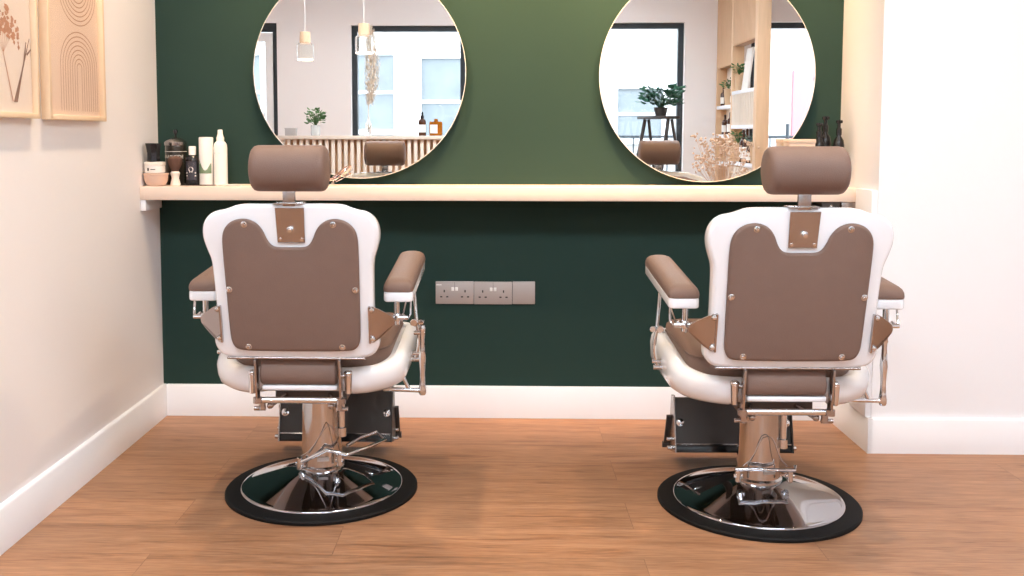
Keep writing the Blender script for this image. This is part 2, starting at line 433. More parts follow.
def make_chair():
    e = thing('barber_chair', '', 'barber chair', (0, 0, 0), 0, 'barber chairs')
    # floor ring and chrome dish
    MB().lathe([(.225, .001), (.2785, .001), (.2785, .008), (.275, .0115), (.238, .0145), (.225, .0145)], 96, caps=False).build('rubber_ring', M_black, e, sharp=30)
    MB().lathe([(.2345, .0155), (.2345, .019), (.231, .0215), (.224, .0225), (.215, .0245), (.085, .0665), (.072, .0705), (.064, .072), (.064, .074), (0, .074)], 96, caps=False).build('base_dish', M_dish, e, sharp=60)
    # column
    c = MB().lathe([(.066, .071), (.066, .078), (.0605, .083), (.0595, .10), (.056, .20), (.0545, .30), (.0545, .325), (0, .325)], 64).build('column', M_column, e, sharp=30)
    MB().box((.015, -.0600, .108), (.034, .002, .012), rot=(0, 0, .2)).build('maker_plate', M_socket, c)
    b = MB().rod((.062, -.02, .19), (.062, -.02, .335), .009, bev=.002).rod((.062, -.02, .165), (.062, -.02, .19), .013)
    b.build('pump_rod', M_chrome, e)
    # seat mechanism
    MB().box((0, .0, .325), (.20, .30, .045), bev=.006).box((0, .17, .318), (.16, .12, .035), bev=.004).build('seat_mount', M_blackmet, e)
    # seat shell
    MB().loft([dshape(.276, -.243, .26, .17, .06, z, inset=.09) for z in (.338, .3462)]).build('under_plate', M_blackmet, e)
    L = [(.338, .050), (.341, .028), (.353, .010), (.374, .002), (.418, 0), (.438, .004), (.448, .012), (.452, .023), (.449, .035), (.44, .040)]
    rings = []
    for z, k in L:
        q = dshape(.270, -.243, .26, .17, .06, z, n=20, inset=k)
        for p in q:      # the underside is cut away between the hinge bars
            m_ = max(0, min(1, (.125 - abs(p.x - X0)) / .03)) * max(0, min(1, (-.12 - p.y) / .05))
            p.z += m_ * max(0, .384 - p.z)
            p.z -= .036 * max(0, min(1, (z - .39) / .04)) * max(0, min(1, (.02 - p.y) / .20))
        rings.append(q)
    S = MB().loft(rings).box((X0, -.243, .371), (.200, .05, .013), bev=.004).build('seat_shell', M_shell, e)
    L = [(.420, .052), (.445, .050), (.456, .047), (.467, .050), (.477, .062), (.484, .085), (.487, .13)]
    rings = []
    for z, k in L:
        r = dshape(.270, -.243, .27, .17, .06, z, inset=k)
        for p in r: p.z += .03 * max(0, (p.y + .1)) * (z - .41) / .09 - .034 * max(0, min(1, (.02 - p.y) / .20)) * (1 if z < .46 else .6)
        rings.append(r)
    MB().loft(rings).build('seat_cushion', M_vinyl, e, sharp=60)
    MB().tube([p for p in dshape(.270, -.243, .27, .17, .06, .450, inset=.0475)], .003, 6, closed=True).build('seat_piping', M_vinyl_seam, e)
    # padded tail below the back
    P = smooth2([(-.247, .452), (-.263, .446), (-.277, .420), (-.277, .393), (-.264, .378), (-.237, .376), (-.225, .40), (-.225, .445)], 2)
    MB().prism(P, .203, lambda u, v, w: Vector((X0 - .1045 + w, u, v)), bev=.008).build('tail_cushion', M_vinyl, e, sharp=60)
    # underside hinge frame
    XH = X0 - .001
    for s in (-1, 1):
        b = MB()
        b.box((XH + s * .1105, -.272, .394), (.006, .028, .118), rot=(.14, 0, 0), bev=.0015)
        b.rod((XH + s * .1105, -.268, .330), (XH + s * .1105, -.268, .345), .012)
        b.build('hinge_bar', M_steel, e)
        b = MB()
        b.rod((XH + s * .1275, -.252, .406), (XH + s * .1275, -.252, .352), .0115, .0085, bev=.002)
        b.ball((XH + s * .1275, -.252, .408), .0125, 16, sz=.6); b.rod((XH + s * .1105, -.252, .400), (XH + s * .137, -.252, .400), .006)
        b.build('hinge_damper', M_chrome, e)
        b = MB()
        b.rod((XH + s * .103, -.250, .308), (XH + s * .103, -.250, .338), .009); b.rod((XH + s * .095, -.248, .310), (XH + s * .125, -.248, .310), .006)
        b.rod((XH + s * .088, -.240, .312), (XH + s * .06, -.15, .322), .006); b.ball((XH + s * .081, -.250, .319), .009)
        b.build('pivot_link', M_steel, e)
    MB().rod((XH - .119, -.262, .3365), (XH + .119, -.262, .3365), .0085, bev=.002).build('cross_bar', M_chrome, e)
    MB().rod((XH - .185, -.283, .4545), (XH + .178, -.283, .4545), .0035, bev=.001).build('back_rail', M_steel, e)
    # backrest
    half = [(0, .861), (.08, .861), (.130, .860), (.152, .851), (.172, .845), (.192, .842), (.212, .829), (.225, .806), (.227, .775), (.218, .742), (.208, .715), (.2065, .66), (.205, .59), (.207, .545), (.217, .515), (.218, .487), (.205, .463), (.180, .452), (.09, .450), (0, .450)]
    out = [(x, z) for x, z in half] + [(-x, z) for x, z in reversed(half[1:-1])]
    out = smooth2(out, 2)
    B = MB().prism(out, .050, backf(0), bev=.011, seg=4).build('backrest_shell', M_shell, e, sharp=50)
    inner = [(x * .9, .66 + (z - .66) * .9) for x, z in out]
    MB().prism(inner, .055, backf(.042), bev=.022, seg=4).build('backrest_cushion', M_vinyl, e, sharp=60)
    half = [(0, .751), (.036, .751), (.050, .757), (.060, .772), (.068, .793), (.082, .812), (.103, .823), (.125, .825), (.150, .818), (.168, .802), (.177, .780), (.178, .74), (.1765, .64), (.175, .53), (.173, .500), (.163, .480), (.140, .473), (0, .472)]
    pan = smooth2([(x, z) for x, z in half] + [(-x, z) for x, z in reversed(half[1:-1])], 2)
    pan = [(x * .98, z) for x, z in pan]
    BP = MB().prism(pan, .016, backf(-.013), bev=.0085, seg=4).build('back_panel', M_vinyl, e, sharp=60)
    nrm = Vector((0, -1, -.2)).normalized()
    for x, z in [(-.113, .810), (.113, .810), (-.163, .640), (.163, .640), (-.123, .486), (.123, .486)]:
        MB().lathe([(.0080, -.001), (.0080, .0006), (.0055, .0014), (.0052, .003), (.0035, .005), (0, .0057)], 20, backf(-.0130)(x, z, 0), nrm).build('screw_cap', M_chrome, BP)
    # headrest bracket and post
    K = MB().prism([(-.032, .763), (.038, .763), (.040, .852), (-.034, .852)], .004, backf(-.006), bev=.0012, seg=1)
    K.prism([(-.037, .852), (.037, .852), (.042, .866), (-.042, .866)], .0, lambda x, z, w: backf(0)(x, z, 0)) if False else None
    K.box((X0 - .002, -.3505, .8655), (.074, .045, .004), bev=.001)
    K = K.build('headrest_bracket', M_steel, e)
    MB().lathe([(.0095, 0), (.0095, .002), (.007, .003), (.008, .008), (.006, .012), (0, .013)], 20, backf(-.006)(.003, .796, 0), nrm).build('clamp_screw', M_chrome, K)
    for s in (-1, 1): MB().lathe([(.0045, 0), (.004, .0015), (0, .002)], 12, backf(-.006)(.003 + s * .0275, .771, 0), nrm).build('rivet', M_chrome, K)
    MB().box((X0, -.362, .888), (.031, .010, .058), bev=.001).build('headrest_post', M_steel, e)
    hr = [(0, 0), (.040, .001), (.050, .004), (.0555, .009), (.0578, .017), (.058, .026), (.058, .166), (.0578, .175), (.0555, .183), (.050, .188), (.040, .191), (0, .192)]
    MB().lathe(hr, 56, (X0 - .094, -.356, .953), Vector((1, 0, 0)), sx=1., sy=1.).build('headrest', M_vinyl, e, sharp=60)
    # side plates, armrests, links
    for s in (-1, 1):
        f = lambda u, v, w: Vector((X0 + s * u, -.3005 - (v - .5) * .2 + w + max(0, u - .206) * .6, v))
        p = MB().prism(smooth2([(.190, .597), (.204, .599), (.250, .568), (.256, .556), (.252, .542), (.206, .501), (.190, .501)], 1), .004, f, bev=.001, seg=1)
        p.box((X0 + s * .1925, -.3105, .549), (.0045, .010, .100), rot=(.197, 0, 0))
        p = p.build('arm_plate', M_steel, e)
        for z in (.589, .511): MB().lathe([(.0078, 0), (.0075, .002), (.005, .006), (0, .007)], 16, (X0 + s * .199, -.3010 - (z - .5) * .2, z), Vector((0, -1, 0))).build('plate_screw', M_chrome, p)
        # arm tray + pad: narrow rear, long, rising to the front
        def arm(u, v, w, tw): return Vector((X0 + s * (.259 + u), v, .5975 + (v + .25) * .082 + w + .0))
        plan = []
        for (cx, cy, r, a0) in [(.039, .165, .028, 0), (-.039, .165, .028, 90), (-.039, -.25, .014, 180), (.039, -.25, .014, 270)]:
            ccx = cx - math.copysign(r, cx); ccy = cy - math.copysign(r, cy + .04)
            for i in range(7):
                a = math.radians(a0 + i * 15); plan.append((ccx + r * math.cos(a), ccy + r * math.sin(a)))
        A = MB().prism(plan, .027, lambda u, v, w: arm(u, v, w, 0), bev=.005).build('arm_tray', M_shell, e, sharp=50)
        ring = []
        for k, w in [(0, 0), (-.001, .006), (0, .014), (.004, .022), (.010, .027), (.020, .0305), (.032, .032)]:
            ring.append([arm(u * (1 - k / .045), -.0425 + (v + .0425) * (1 - k / .2075), .027 + w, 0) for u, v in plan])
        MB().loft(ring).build('arm_pad', M_vinyl, e, sharp=60)
        b = MB().rod((X0 + s * .255, -.235, .535), (X0 + s * .255, -.235, .60), .008, bev=.002)
        b.box((X0 + s * .255, -.240, .556), (.020, .020, .020), bev=.004).lathe([(.006, 0), (.006, .004), (0, .005)], 16, (X0 + s * .255, -.250, .556), Vector((0, -1, 0)))
        b.rod((X0 + s * .235, -.246, .556), (X0 + s * .285, -.246, .556), .006, bev=.001)
        b.build('arm_pivot', M_chrome, e)
        b = MB().tube([(X0 + s * .290, -.215, .604), (X0 + s * .290, -.225, .562), (X0 + s * .284, -.235, .552), (X0 + s * .268, -.24, .566)], .0032, 8)
        b.build('arm_stop', M_chrome, e)
        b = MB().tube([(X0 + s * .272, .03, .615), (X0 + s * .279, .01, .56), (X0 + s * .285, 0, .500), (X0 + s * .292, 0, .455), (X0 + s * .290, 0, .42), (X0 + s * .280, 0, .386)], .0052, 10, smooth=2)
        b.rod((X0 + s * .272, 0, .497), (X0 + s * .300, 0, .497), .0065, bev=.001); b.rod((X0 + s * .278, -.015, .497), (X0 + s * .278, .015, .497), .011, bev=.002); b.rod((X0 + s * .298, -.012, .497), (X0 + s * .298, .012, .497), .009, bev=.002)
        b.rod((X0 + s * .268, 0, .388), (X0 + s * .294, 0, .388), .0075, bev=.002); b.rod((X0 + s * .270, -.0, .405), (X0 + s * .298, 0, .405), .0065, bev=.002)
        b.build('side_link', M_chrome, e)
        MB().tube([(X0 + s * .266, .02, .61), (X0 + s * .262, -.15, .545), (X0 + s * .258, -.225, .55)], .003, 8).build('arm_strut', M_chrome, e)
    # recline lever on the right side
    b = MB().rod((X0 + .25, -.098, .372), (X0 + .27, -.098, .330), .006).rod((X0 + .20, -.098, .325), (X0 + .312, -.098, .322), .0062, bev=.001)
    b.lathe([(.008, -.012), (.0105, -.006), (.011, .004), (.0085, .02), (.007, .05), (.0085, .075), (.0105, .095), (.0085, .118), (.0068, .145), (.0085, .170), (.0095, .178), (.007, .186)], 20, (X0 + .310, -.098, .322), Vector((.0, 0, 1)))
    b.rod((X0 + .286, -.098, .486), (X0 + .318, -.098, .486), .006, bev=.001)
    b.build('recline_lever', M_chrome, e)
    # footrest
    fr = MB()
    tilt = .25
    rot = Matrix.Rotation(-tilt, 4, 'X'); org = Vector((X0, .246, .064))
    def fp(x, up, out): return org + rot @ Vector((x, out, up))
    q = MB().prism([(-.178, .022), (.178, .022), (.178, .165), (-.178, .165)], .010, lambda u, v, w: fp(u, v, w), bev=.002, seg=1)
    q.box((X0, .315, .085), (.330, .09, .012)); F = q.build('foot_board', M_blackmet, e)
    for s in (-1, 1):
        MB().prism([(-.008, -.003), (.085, -.003), (.10, .008), (.10, .03), (.034, .172), (-.008, .172)], .005, lambda u, v, w: fp(s * .180 + (w - .0025) , v, u), bev=.0015, seg=1).build('side_cheek', M_steel if s < 0 else M_blackmet, F)
        MB().lathe([(.012, 0), (.012, .003), (.008, .004), (.008, .012), (.005, .014), (0, .014)], 6 if False else 16, fp(s * .163, .088, 0), rot @ Vector((0, -1, 0))).build('board_bolt', M_chrome, F)
        MB().rod(fp(s * .10, .15, .02), (X0 + s * .10, .19, .35), .011).build('support_arm', M_blackmet, F)
        MB().rod(fp(s * .182, .01, .03), fp(s * .200, .01, .03), .007, bev=.001).rod(fp(s * .182, .035, .05), fp(s * .197, .035, .05), .006, bev=.001).build('hinge_pin', M_chrome, F)
    MB().prism([(-.178, -.003), (.178, -.003), (.178, .021), (-.178, .021)], .012, lambda u, v, w: fp(u, v, w - .003), bev=.003, seg=2).build('board_channel', M_blackgloss, F)
    MB().rod(fp(-.177, .0225, -.003), fp(.177, .0225, -.003), .0026, seg=8).build('channel_trim', M_chrome, F)
    st = MB()
    r2 = Matrix.Rotation(.42, 4, 'X'); o2 = Vector((X0, .36, .05))
    st.prism([(-.196, 0), (.196, 0), (.196, .115), (-.196, .115)], .010, lambda u, v, w: o2 + r2 @ Vector((u, w, v)), bev=.002, seg=1)
    st.prism([(-.2, -.012), (.2, -.012), (.2, .004), (-.2, .004)], .018, lambda u, v, w: o2 + r2 @ Vector((u, w - .004, v)), bev=.004, seg=2)
    st.build('folding_step', M_blackmet, e)
    return e
def foot_lever(parent, loop, lugs, bail):
    b = MB().tube(loop, .0052, 10)
    k = b.build('brake_lever', M_chrome, parent)
    for p in lugs:
        b = MB(); p = Vector(p); b.rod(p + Vector((0, 0, -.018)), p + Vector((0, 0, .018)), .0085, bev=.002); b.rod(p - Vector((.012, 0, 0)), p + Vector((.012, 0, 0)), .006, bev=.001)
        b.build('lever_lug', M_chrome, parent)
    MB().tube(bail, .0016, 6, smooth=1).build('bail_wire', M_steel, parent)

chair = make_chair()
chair2 = copy_tree(chair)
chair['label'] = 'white and taupe barber chair on the left, in front of the shelf with the bottles'
chair2['label'] = 'white and taupe barber chair on the right, beside the plain white wall'
chair.location = (-.5158, 2.7579, 0); chair.rotation_euler.z = math.radians(-.4)
chair2.location = (.7349, 2.6807, 0); chair2.rotation_euler.z = math.radians(.3)
foot_lever(chair, [(-.048, -.055, .098), (-.01, -.070, .12), (.028, -.078, .142), (.085, -.075, .128), (.13, -.02, .128), (.176, .075, .125), (.145, .13, .130), (.10, .09, .125), (.066, .045, .115)],
           [(-.055, -.050, .092), (.060, -.052, .105)], [(-.05, -.057, .115), (-.02, -.062, .135), (.02, -.064, .20), (.032, -.064, .212), (.045, -.060, .20), (.06, -.045, .13)])
foot_lever(chair2, [(-.076, -.052, .112), (-.078, -.066, .118), (-.03, -.078, .124), (.03, -.080, .122), (.082, -.070, .118), (.086, -.058, .126)],
           [(-.070, -.058, .098), (.072, -.058, .098)], [(-.06, -.066, .128), (-.035, -.068, .15), (-.012, -.066, .205), (.006, -.066, .212), (.022, -.066, .205), (.04, -.068, .15), (.062, -.066, .128)])

# ------------------------------------------------------------------ things on the shelf
SZ = .859
Y = 3.40
# dark cup
tag(MB().lathe([(.022, 0), (.0235, .002), (.0225, .015), (.0225, .03), (.0255, .05), (.029, .064), (.027, .064), (.021, .03), (.020, .006), (0, .005)], 8, (-1.204, 3.342, .9435)).build('black_cup', M_blackgloss, sharp=25),
    'black flared cup stacked on the small white jar', 'cup')
j = thing('balm_jar', 'small white lidded jar with printed band, on the peach bowl', 'jar', (-1.2, 3.342, .9045))
MB().lathe([(.032, 0), (.034, .002), (.034, .025), (.032, .026)], 40).build('jar_body', M_whitepl, j)
MB().lathe([(.0346, .003), (.0346, .022)], 40, caps=False).build('label_band', M_label, j)
MB().lathe([(.036, .026), (.036, .037), (.034, .0385), (0, .0385)], 40).build('lid', M_ivory, j)
for a in (-.35, .15): MB().box((.0350 * math.sin(a), -.0350 * math.cos(a), .013), (.006 if a < 0 else .016, .0008, .010 if a < 0 else .0025), rot=(0, 0, a)).build('label_print', M_ink, j)
tag(MB().lathe([(.022, 0), (.030, .002), (.038, .016), (.0405, .034), (.0405, .0385), (.0435, .0395), (.0435, .0445), (0, .0445)], 48, (-1.1965, 3.342, SZ)).build('lidded_bowl', M_clay),
    'wide peach coloured lidded bowl at the left end of the shelf', 'bowl')
# disinfectant jar
J = thing('disinfectant_jar', 'tall dark glass jar with chrome lid behind the shaving brush', 'jar', (-1.158, 3.44, SZ))
gl_ = MB().lathe([(.034, 0), (.037, .003), (.037, .135), (.035, .143), (.033, .146)], 40, caps=True).build('glass_body', mat('smoked_glass', (.030, .026, .022), .06, coat=.6), J)
MB().lathe([(.0385, .140), (.0395, .143), (.0395, .152), (.0365, .155), (.030, .160), (.020, .166), (.009, .169), (0, .169)], 40).build('lid', M_steel, J)
MB().lathe([(.004, .168), (.0035, .178), (.007, .184), (.0085, .192), (.006, .197), (0, .198)], 20).build('lid_knob', M_blackgloss, J)
text_mesh('BARBICIDE', .0165, lambda x, y: Vector((.0378 * math.sin(x / .0378), -.0378 * math.cos(x / .0378), .100 + y)), 'jar_lettering', M_label, J)
MB().lathe([(.0376, .118), (.0376, .1195)], 40, caps=False).build('printed_line', M_label, gl_)
# shaving brush
B = thing('shaving_brush', 'shaving brush with brown bristles and cream handle standing before the dark jar', 'brush', (-1.139, 3.372, SZ))
MB().lathe([(.0165, 0), (.018, .002), (.0155, .014), (.0125, .026), (.0145, .036), (.0165, .044), (.0125, .050), (0, .050)], 28).build('handle', M_ivory, B)
MB().lathe([(.011, .048), (.014, .056), (.021, .070), (.025, .086), (.0245, .095), (.016, .102), (0, .104)], 28).build('bristles', M_bristle, B)
# dark bottle with skull label
D = thing('shampoo_bottle', 'dark bottle with white cap and skull and crossbones label', 'bottle', (-1.086, Y, SZ))
MB().lathe([(.022, 0), (.0252, .003), (.0252, .088), (.0225, .097), (.013, .105), (.011, .108)], 36, sx=1, sy=.8).build('bottle_body', M_blackgloss, D)
MB().lathe([(.0125, .107), (.0125, .135), (.0115, .138), (0, .138)], 28).build('cap', M_whitepl, D)
yy = -.0188
def on(r=.0255, sy=.8):
    return lambda x, y: Vector((r * math.sin(x / r), -r * sy * math.cos(x / r) - .0002, y))
g = on()
LB = MB()
LB.loft([[g(x * .001, .018), g(x * .001, .085)] for x in range(-20, 21, 2)], cap=False)
LB = LB.build('label', mat('blue_black_label', (.035, .035, .05), .5), D)
s = MB()
g2 = on(.0258)
def disc(cx, cy, rx, ry, n=16): s.quad([g2(cx + rx * math.cos(2 * PI * i / n), cy + ry * math.sin(2 * PI * i / n)) for i in range(n)])
disc(0, .0565, .0088, .0088)
s.quad([g2(*p) for p in [(-.0048, .045), (.0048, .045), (.0055, .053), (-.0055, .053)]])
for a, bb in [((-.016, .045), (.016, .033)), ((-.016, .033), (.016, .045))]:
    s.quad([g2(a[0], a[1] - .0017), g2(bb[0], bb[1] - .0017), g2(bb[0], bb[1] + .0017), g2(a[0], a[1] + .0017)])
for x in (-.016, .016):
    for z in (.034, .044): disc(x, z, .0028, .0024, 10)
s.build('skull_emblem', M_label, LB)
s = MB(); g2 = on(.0261)
for x in (-.0036, .0036): disc(x, .0555, .0022, .0025, 10)
s.build('skull_eyes', M_ink, LB)
s = MB(); g2 = on(.0258)
for z, w in [(.077, .010), (.0725, .012), (.068, .009)]: s.quad([g2(-w, z), g2(w, z), g2(w, z + .002), g2(-w, z + .002)])
s.build('label_heading', M_socket, LB)
s = MB()
for z, w in [(.030, .013), (.026, .014), (.022, .012)]: s.quad([g2(-w, z), g2(w, z), g2(w, z + .0025), g2(-w, z + .0025)])
s.build('label_small_print', M_pink, LB)
# white canister with green leaf print
C_ = thing('spray_canister', 'white canister with green leaf print between dark bottle and white spray bottle', 'canister', (-1.038, 3.405, SZ))
MB().lathe([(.024, 0), (.025, .002), (.025, .166), (.0235, .170), (0, .1705)], 40).build('can_body', M_whitepl, C_)
gg = on(.0252, 1.)
s = MB()
rows = [[.046 + .0 * i for i in range(2)]]
n = 12
s.loft([[gg(-.026 + .052 * i / n, .042), gg(-.026 + .052 * i / n, .074 + .016 * math.cos(i * .5) - .010 * i / n)] for i in range(n + 1)], cap=False)
lf = s.build('leaf_print', M_leafprint, C_)
s = MB(); gg = on(.0255, 1.); s.quad([gg(-.022, .076), gg(-.004, .066), (gg(.008, .056)), gg(.012, .058), gg(.002, .070), gg(-.020, .083)]); s.build('leaf_highlight', M_label, C_)
# white spray bottle
P_ = thing('spray_bottle', 'white spray bottle with tall nozzle cap beside the printed canister', 'spray bottle', (-.987, 3.405, SZ))
MB().lathe([(.0215, 0), (.0235, .002), (.0238, .132), (.0225, .144), (.018, .152), (.012, .156)], 40).build('bottle_body', M_whitepl, P_)
MB().lathe([(.0132, .155), (.0135, .169), (.0115, .172), (.009, .183), (.0085, .194), (.007, .1965), (0, .197)], 28).build('nozzle_cap', M_whitepl, P_)
g3 = on(.0240, 1.)
for z0, x0, x1, h in [(.112, -.018, .002, .0035), (.064, -.02, .022, .0016), (.057, -.016, .010, .0014)]:
    MB().quad([g3(x0, z0), g3(x1, z0), g3(x1, z0 + h), g3(x0, z0 + h)]).build('label_print', M_printgrey, P_)
# combs
b = MB().box((0, 0, .003), (.125, .010, .003), bev=.0008)
for i in range(30): b.box((-.058 + i * .0037, -.009, .003), (.0016, .012, .0018))
tag(b.build('comb', M_blackgloss, loc=(-1.05, 3.345, SZ)), 'black hair comb lying flat in front of the bottles', 'comb').rotation_euler.z = -.06
b = MB().box((0, 0, .003), (.058, .016, .004), bev=.0015)
for i in range(13): b.box((-.026 + i * .0043, -.013, .003), (.0022, .013, .002))
b.box((.038, .002, .003), (.03, .012, .0035), bev=.001)
tag(b.build('comb', M_whitepl, loc=(-.955, 3.36, SZ)), 'small white comb lying right of the spray bottle', 'comb').rotation_euler.z = -.1
# hair clips leaning in a heap beside the left headrest
def clip(x, y, z, rx, ry, rz, label):
    k = thing('hair_clip', label, 'hair clip', (x, y, z), 0, 'hair clips heaped on the shelf'); k.rotation_euler = (rx, ry, rz)
    MB().prism(smooth2([(-.035, -.004), (.03, -.0035), (.037, 0), (.03, .0035), (-.035, .004)], 1), .0015, lambda u, v, w: Vector((u, v, w - .004)), bev=.0004, seg=1).build('lower_jaw', M_chrome, k)
    MB().prism(smooth2([(-.035, -.005), (-.01, -.006), (.03, -.003), (.037, 0), (.03, .003), (-.01, .006), (-.035, .005)], 1), .002, lambda u, v, w: Vector((u, v, w + .004 + max(0, -u) * .25)), bev=.0005, seg=1).build('upper_jaw', M_pinkclip, k)
    MB().rod((-.004, -.006, 0), (-.004, .006, 0), .004).build('spring', M_blackmet, k)
M_pinkclip = mat('rose_steel', (.62, .45, .42), .2, metal=.9)
clip(-.572, 3.37, SZ + .018, .2, -.45, .2, 'pale metal hair clip, lowest of the heap beside the left headrest')
clip(-.566, 3.39, SZ + .032, -.3, -.65, -.3, 'pale metal hair clip in the middle of the heap beside the left headrest')
clip(-.560, 3.405, SZ + .042, .5, -.75, .5, 'pale metal hair clip, tallest and furthest back of the heap')
# right end of the shelf
bx = MB().box((0, 0, .078), (.090, .070, .156), bev=.002).box((0, 0, .159), (.094, .074, .014), bev=.002)
tag(bx.build('card_box', mat('cream_card', (.52, .42, .35), .6, vary=.04), loc=(1.052, 3.41, SZ)), 'cream lidded box on the shelf behind the right headrest', 'box')
def dark_bottle(x, y, h, r, label, lab, name='dark_bottle'):
    k = thing(name, label, 'bottle', (x, y, SZ), 0, 'dark bottles at the right end of the shelf')
    MB().lathe([(r * .92, 0), (r, .003), (r, h * .62), (r * .85, h * .70), (r * .42, h * .76), (r * .40, h * .79)], 28).build('bottle_body', M_blackgloss, k)
    MB().lathe([(r * .5, h * .78), (r * .5, h * .87), (r * .3, h * .89), (r * .3, h * .95), (r * .55, h * .955), (r * .55, h), (0, h)], 20).box((0, -r * .7, h * .975), (r * .4, r * 1.3, h * .035), bev=.001).build('pump', M_blackgloss, k)
    if lab: 
        q = MB(); R_ = r + .0006
        q.loft([[Vector((R_ * math.sin(a), -R_ * math.cos(a), h * .47)), Vector((R_ * math.sin(a), -R_ * math.cos(a), h * .60))] for a in [-.7 + .14 * i for i in range(11)]], cap=False)
        q.build('label', M_socket, k)
dark_bottle(1.117, 3.40, .222, .0195, 'leftmost and shortest of three black pump bottles by the right shelf end', False)
dark_bottle(1.148, 3.43, .246, .021, 'tallest black pump bottle, in the middle of three by the right shelf end', False)
dark_bottle(1.180, 3.385, .232, .019, 'black pump bottle with pale label against the right return wall', True)

# ------------------------------------------------------------------ framed prints on the left wall
def frame(label, y0, y1, z0, z1, pm):
    k = thing('framed_print', label, 'picture', (LX, (y0 + y1) / 2, (z0 + z1) / 2), 0, 'framed prints on the left wall')
    w = y1 - y0; h = z1 - z0; t_ = .014; b = MB()
    for s in (-1, 1):
        b.box((.0135, s * (w / 2 - t_ / 2), 0), (.026, t_, h), bev=.0015); b.box((.0135, 0, s * (h / 2 - t_ / 2)), (.026, w - 2 * t_, t_), bev=.0015)
    b.build('frame', M_frame, k)
    MB().box((.008, 0, 0), (.006, w - 2 * t_, h - 2 * t_)).build('print', pm, k)
    MB().box((.0165, 0, 0), (.002, w - 2 * t_, h - 2 * t_)).build('glazing', M_picglass, k)
    return k
F2 = frame('blond wood framed print of nested line arches, right of the dried flower print', 2.60, 2.975, 1.0775, 1.62, mat('peach_print_paper', (.86, .66, .52), .65, vary=.02))
b = MB()
for k_ in range(8):
    r_ = .122 - k_ * .0152; h_ = r_ * .80; t_ = .0016
    for sg, zt, ze in ((1, -.015, -.243), (-1, .005, .243)):
        zc_ = zt - sg * (h_ + k_ * .0152 * .85)
        P_o = []; P_i = []
        for i in range(25):
            a_ = PI * i / 24
            P_o.append(Vector((.0116, .036 + (r_ + t_) * math.cos(a_), zc_ + sg * (h_ + t_) * math.sin(a_)))); P_i.append(Vector((.0116, .036 + (r_ - t_) * math.cos(a_), zc_ + sg * (h_ - t_) * math.sin(a_))))
        P_o = [Vector((.0116, .036 + r_ + t_, ze))] + P_o + [Vector((.0116, .036 - r_ - t_, ze))]; P_i = [Vector((.0116, .036 + r_ - t_, ze))] + P_i + [Vector((.0116, .036 - r_ + t_, ze))]
        for i in range(len(P_o) - 1): b.quad([P_o[i], P_o[i + 1], P_i[i + 1], P_i[i]])
b.build('arch_lines', mat('print_ink_tan', (.56, .33, .22), .7), F2)
F1 = frame('blond wood framed print of a dried flower head and twig', 2.155, 2.545, 1.0785, 1.62, M_print)
# dried flower drawing (flat print)
z0 = 1.349; yc1 = 2.35
PZ = [.0114]
def pt(y, z):
    PZ[0] += 8e-7
    return Vector((PZ[0], min(y + .037, 2.529) - yc1, z - z0))
b = MB()
random.seed(3)
for i in range(120):
    a = random.uniform(-.4, PI + .4); r = random.uniform(.01, .075)
    y = 2.350 + r * math.cos(a) * 1.2; z = 1.285 + r * math.sin(a) * 1.0
    s_ = random.uniform(.004, .009); an = random.uniform(0, PI)
    b.quad([pt(y + s_ * math.cos(an + q) * (1.6 if k_ % 2 else .8), z + s_ * math.sin(an + q)) for k_, q in enumerate((0, PI / 2, PI, 1.5 * PI))])
for i in range(7):
    a = math.radians(i * 24 + 18); b.quad([pt(2.350, 1.24), pt(2.3512, 1.24), pt(2.3508 + .06 * math.cos(a), 1.285 + .05 * math.sin(a)), pt(2.350 + .06 * math.cos(a), 1.2856 + .05 * math.sin(a))])
b.quad([pt(2.3485, 1.24), pt(2.3515, 1.24), pt(2.3945, 1.12), pt(2.390, 1.12)])
b.build('flower_drawing', M_printbrown, F1)
b = MB()
b.quad([pt(2.395, 1.118), pt(2.415, 1.118), pt(2.447, 1.20), pt(2.440, 1.20)])
b.quad([pt(2.440, 1.20), pt(2.447, 1.20), pt(2.487, 1.285), pt(2.484, 1.285)])
b.quad([pt(2.468, 1.245), pt(2.472, 1.24), pt(2.496, 1.255), pt(2.492, 1.26)])
b.quad([pt(2.450, 1.22), pt(2.455, 1.215), pt(2.470, 1.275), pt(2.466, 1.275)])
b.build('twig_drawing', M_printgrey, F1)

